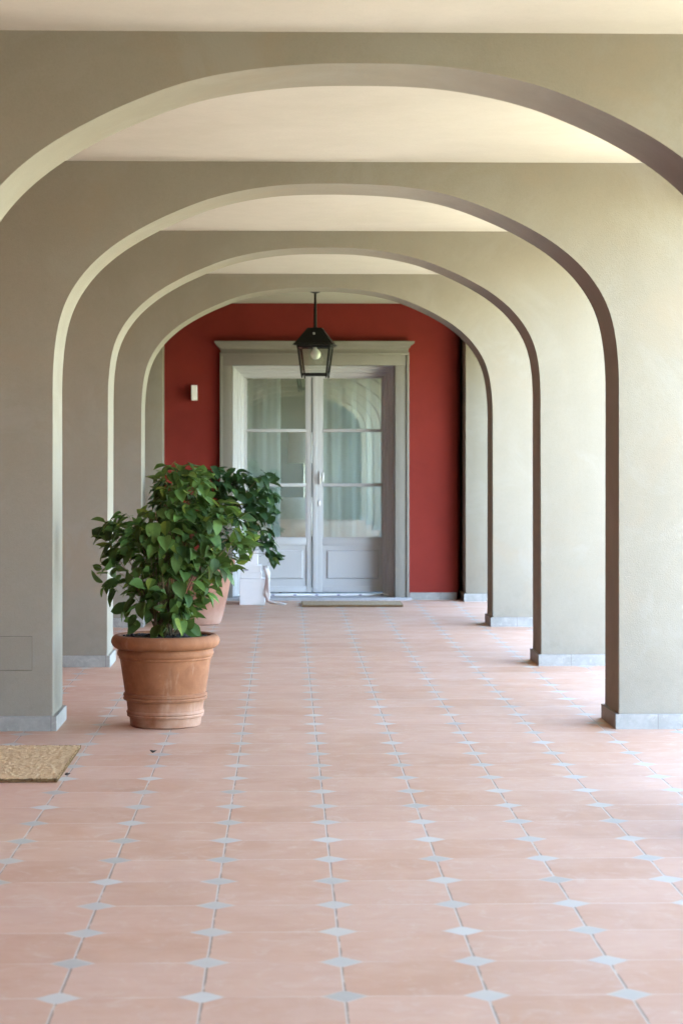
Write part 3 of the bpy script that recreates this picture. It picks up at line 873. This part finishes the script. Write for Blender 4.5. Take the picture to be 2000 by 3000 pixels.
# ------------------------------------------------------------------ white cartons by the door
BXY = 21.46
def carton(x0, x1, y0, y1, z0, z1, label, flap=False, lab=None):
    o = build('carton', box(x0, x1, y0, y1, z0, z1, 0.004), M['card'])
    tag(o, label, 'box', 'white cartons stacked by the door')
    if lab:
        build('sticker', box(lab[0], lab[1], y0-0.0015, y0+0.002, lab[2], lab[3]), M['card_label'], o)
    b = bmesh.new()
    add_box(b, x0-0.0025, x1+0.0025, y0-0.0025, y1+0.0025, z1-0.028, z1+0.002, 0.002)
    build('lid', b, M['card'], o)
    return o
carton(-0.462, -0.205, BXY, BXY+0.30, 0.001, 0.266, 'largest white carton standing on the floor beside the door')
carton(-0.458, -0.238, BXY+0.02, BXY+0.27, 0.270, 0.330, 'flat white carton directly on the largest carton')
carton(-0.455, -0.243, BXY+0.02, BXY+0.26, 0.334, 0.402, 'flat white carton with a dark printed strip, second from the top of the stack', lab=(-0.432, -0.375, 0.350, 0.366))
carton(-0.425, -0.275, BXY+0.04, BXY+0.24, 0.406, 0.548, 'small white carton on top of the stack, half hidden by leaves')
b = bmesh.new()
rnd = random.Random(4)
path = [(-0.20, BXY+0.02, 0.40), (-0.175, BXY+0.00, 0.33), (-0.190, BXY-0.01, 0.26), (-0.183, BXY-0.012, 0.18), (-0.190, BXY-0.015, 0.10), (-0.178, BXY-0.02, 0.045), (-0.13, BXY-0.04, 0.02), (-0.07, BXY-0.05, 0.012), (0.0, BXY-0.06, 0.006)]
for s in range(4):
    lo, hi = [], []
    for i, p in enumerate(path):
        w = (0.020 if i < 6 else 0.030*(1-(i-6)/3.2))
        o = Vector((rnd.uniform(-.012,.012)+0.006*s, rnd.uniform(-.02,.01)-0.004*s, rnd.uniform(-.008,.008) if i < 6 else 0.003*s))
        lo.append(b.verts.new(Vector(p)+o+Vector((-w, 0, 0 if i < 6 else -0.003)))); hi.append(b.verts.new(Vector(p)+o+Vector((w*.6, -0.014, 0 if i < 6 else 0.006+0.008*rnd.random()))))
    for i in range(len(path)-1): b.faces.new((lo[i], lo[i+1], hi[i+1], hi[i]))
pw = build('plastic_wrap', b, M['plastic'], smooth=60)
pw.modifiers.new('film', 'SOLIDIFY').thickness = 0.0015
tag(pw, 'crumpled white plastic wrap trailing from the cartons onto the floor', 'plastic wrap')

# ------------------------------------------------------------------ dry leaves on the tiles
def dry_leaf(x, y, s, rz, label, seed):
    random.seed(seed)
    b = bmesh.new(); lay = b.faces.layers.float.new('leaf_tint')
    for k in range(3):
        a = rz + k*2.1
        add_leaf(b, lay, Vector((0, 0, 0.006)), Vector((cos(a), sin(a), random.uniform(0,.3))), Vector((0, 0, 1)), s, s*0.8, 0.8, -0.3, 0.1)
    o = build('dry_leaf', b, M['dryleaf'], loc=(x, y, 0.001))
    o.modifiers.new('thick', 'SOLIDIFY').thickness = 0.0012
    tag(o, label, 'dead leaf', 'dead leaves on the tiles')
dry_leaf(-0.672, 10.66, 0.024, 0.3, 'curled black dead leaf on a grey diamond tile in front of the pot', 5)
dry_leaf(-1.028, 9.92, 0.018, 2.0, 'tiny dark dead leaf at the corner of the golden doormat', 6)

# ------------------------------------------------------------------ light
SUN_TO = Vector((-0.34, -0.62, 0.95)).normalized()
el = math.asin(SUN_TO.z); az = math.atan2(SUN_TO.x, SUN_TO.y)
w = bpy.data.worlds.new('World'); S.world = w; w.use_nodes = True
sky = w.node_tree.nodes.new('ShaderNodeTexSky'); sky.sky_type = 'NISHITA'; sky.sun_disc = False
sky.sun_elevation = el; sky.sun_rotation = az % (2*pi)
bg = w.node_tree.nodes['Background']; bg.inputs['Strength'].default_value = 0.15
w.node_tree.links.new(sky.outputs[0], bg.inputs['Color'])
sd = bpy.data.lights.new('sun', 'SUN'); sd.energy = 5.0; sd.angle = R(0.5); sd.color = (1.0, 0.94, 0.84)
so = bpy.data.objects.new('sun', sd); COL.objects.link(so)
so.rotation_euler = (-SUN_TO).to_track_quat('-Z', 'Y').to_euler()

# ------------------------------------------------------------------ camera
cd = bpy.data.cameras.new('camera'); cam = bpy.data.objects.new('camera', cd); COL.objects.link(cam)
cam.location = (0, 0, 1.507); cam.rotation_euler = (R(90), 0, -0.02705)
cd.sensor_fit = 'HORIZONTAL'; cd.sensor_width = 24.0; cd.lens = 6130/2000*24
cd.shift_y = -(1500-1342)/2000
cd.clip_end = 1000; cd.clip_start = 0.05
cd.dof.use_dof = True; cd.dof.focus_distance = 11.7; cd.dof.aperture_fstop = 5.0
S.camera = cam

S.view_settings.view_transform = 'Standard'; S.view_settings.look = 'None'
S.view_settings.exposure = 4.92; S.view_settings.gamma = 1.0
S.cycles.use_denoising = True
S.cycles.max_bounces = 14; S.cycles.diffuse_bounces = 8; S.cycles.transparent_max_bounces = 16
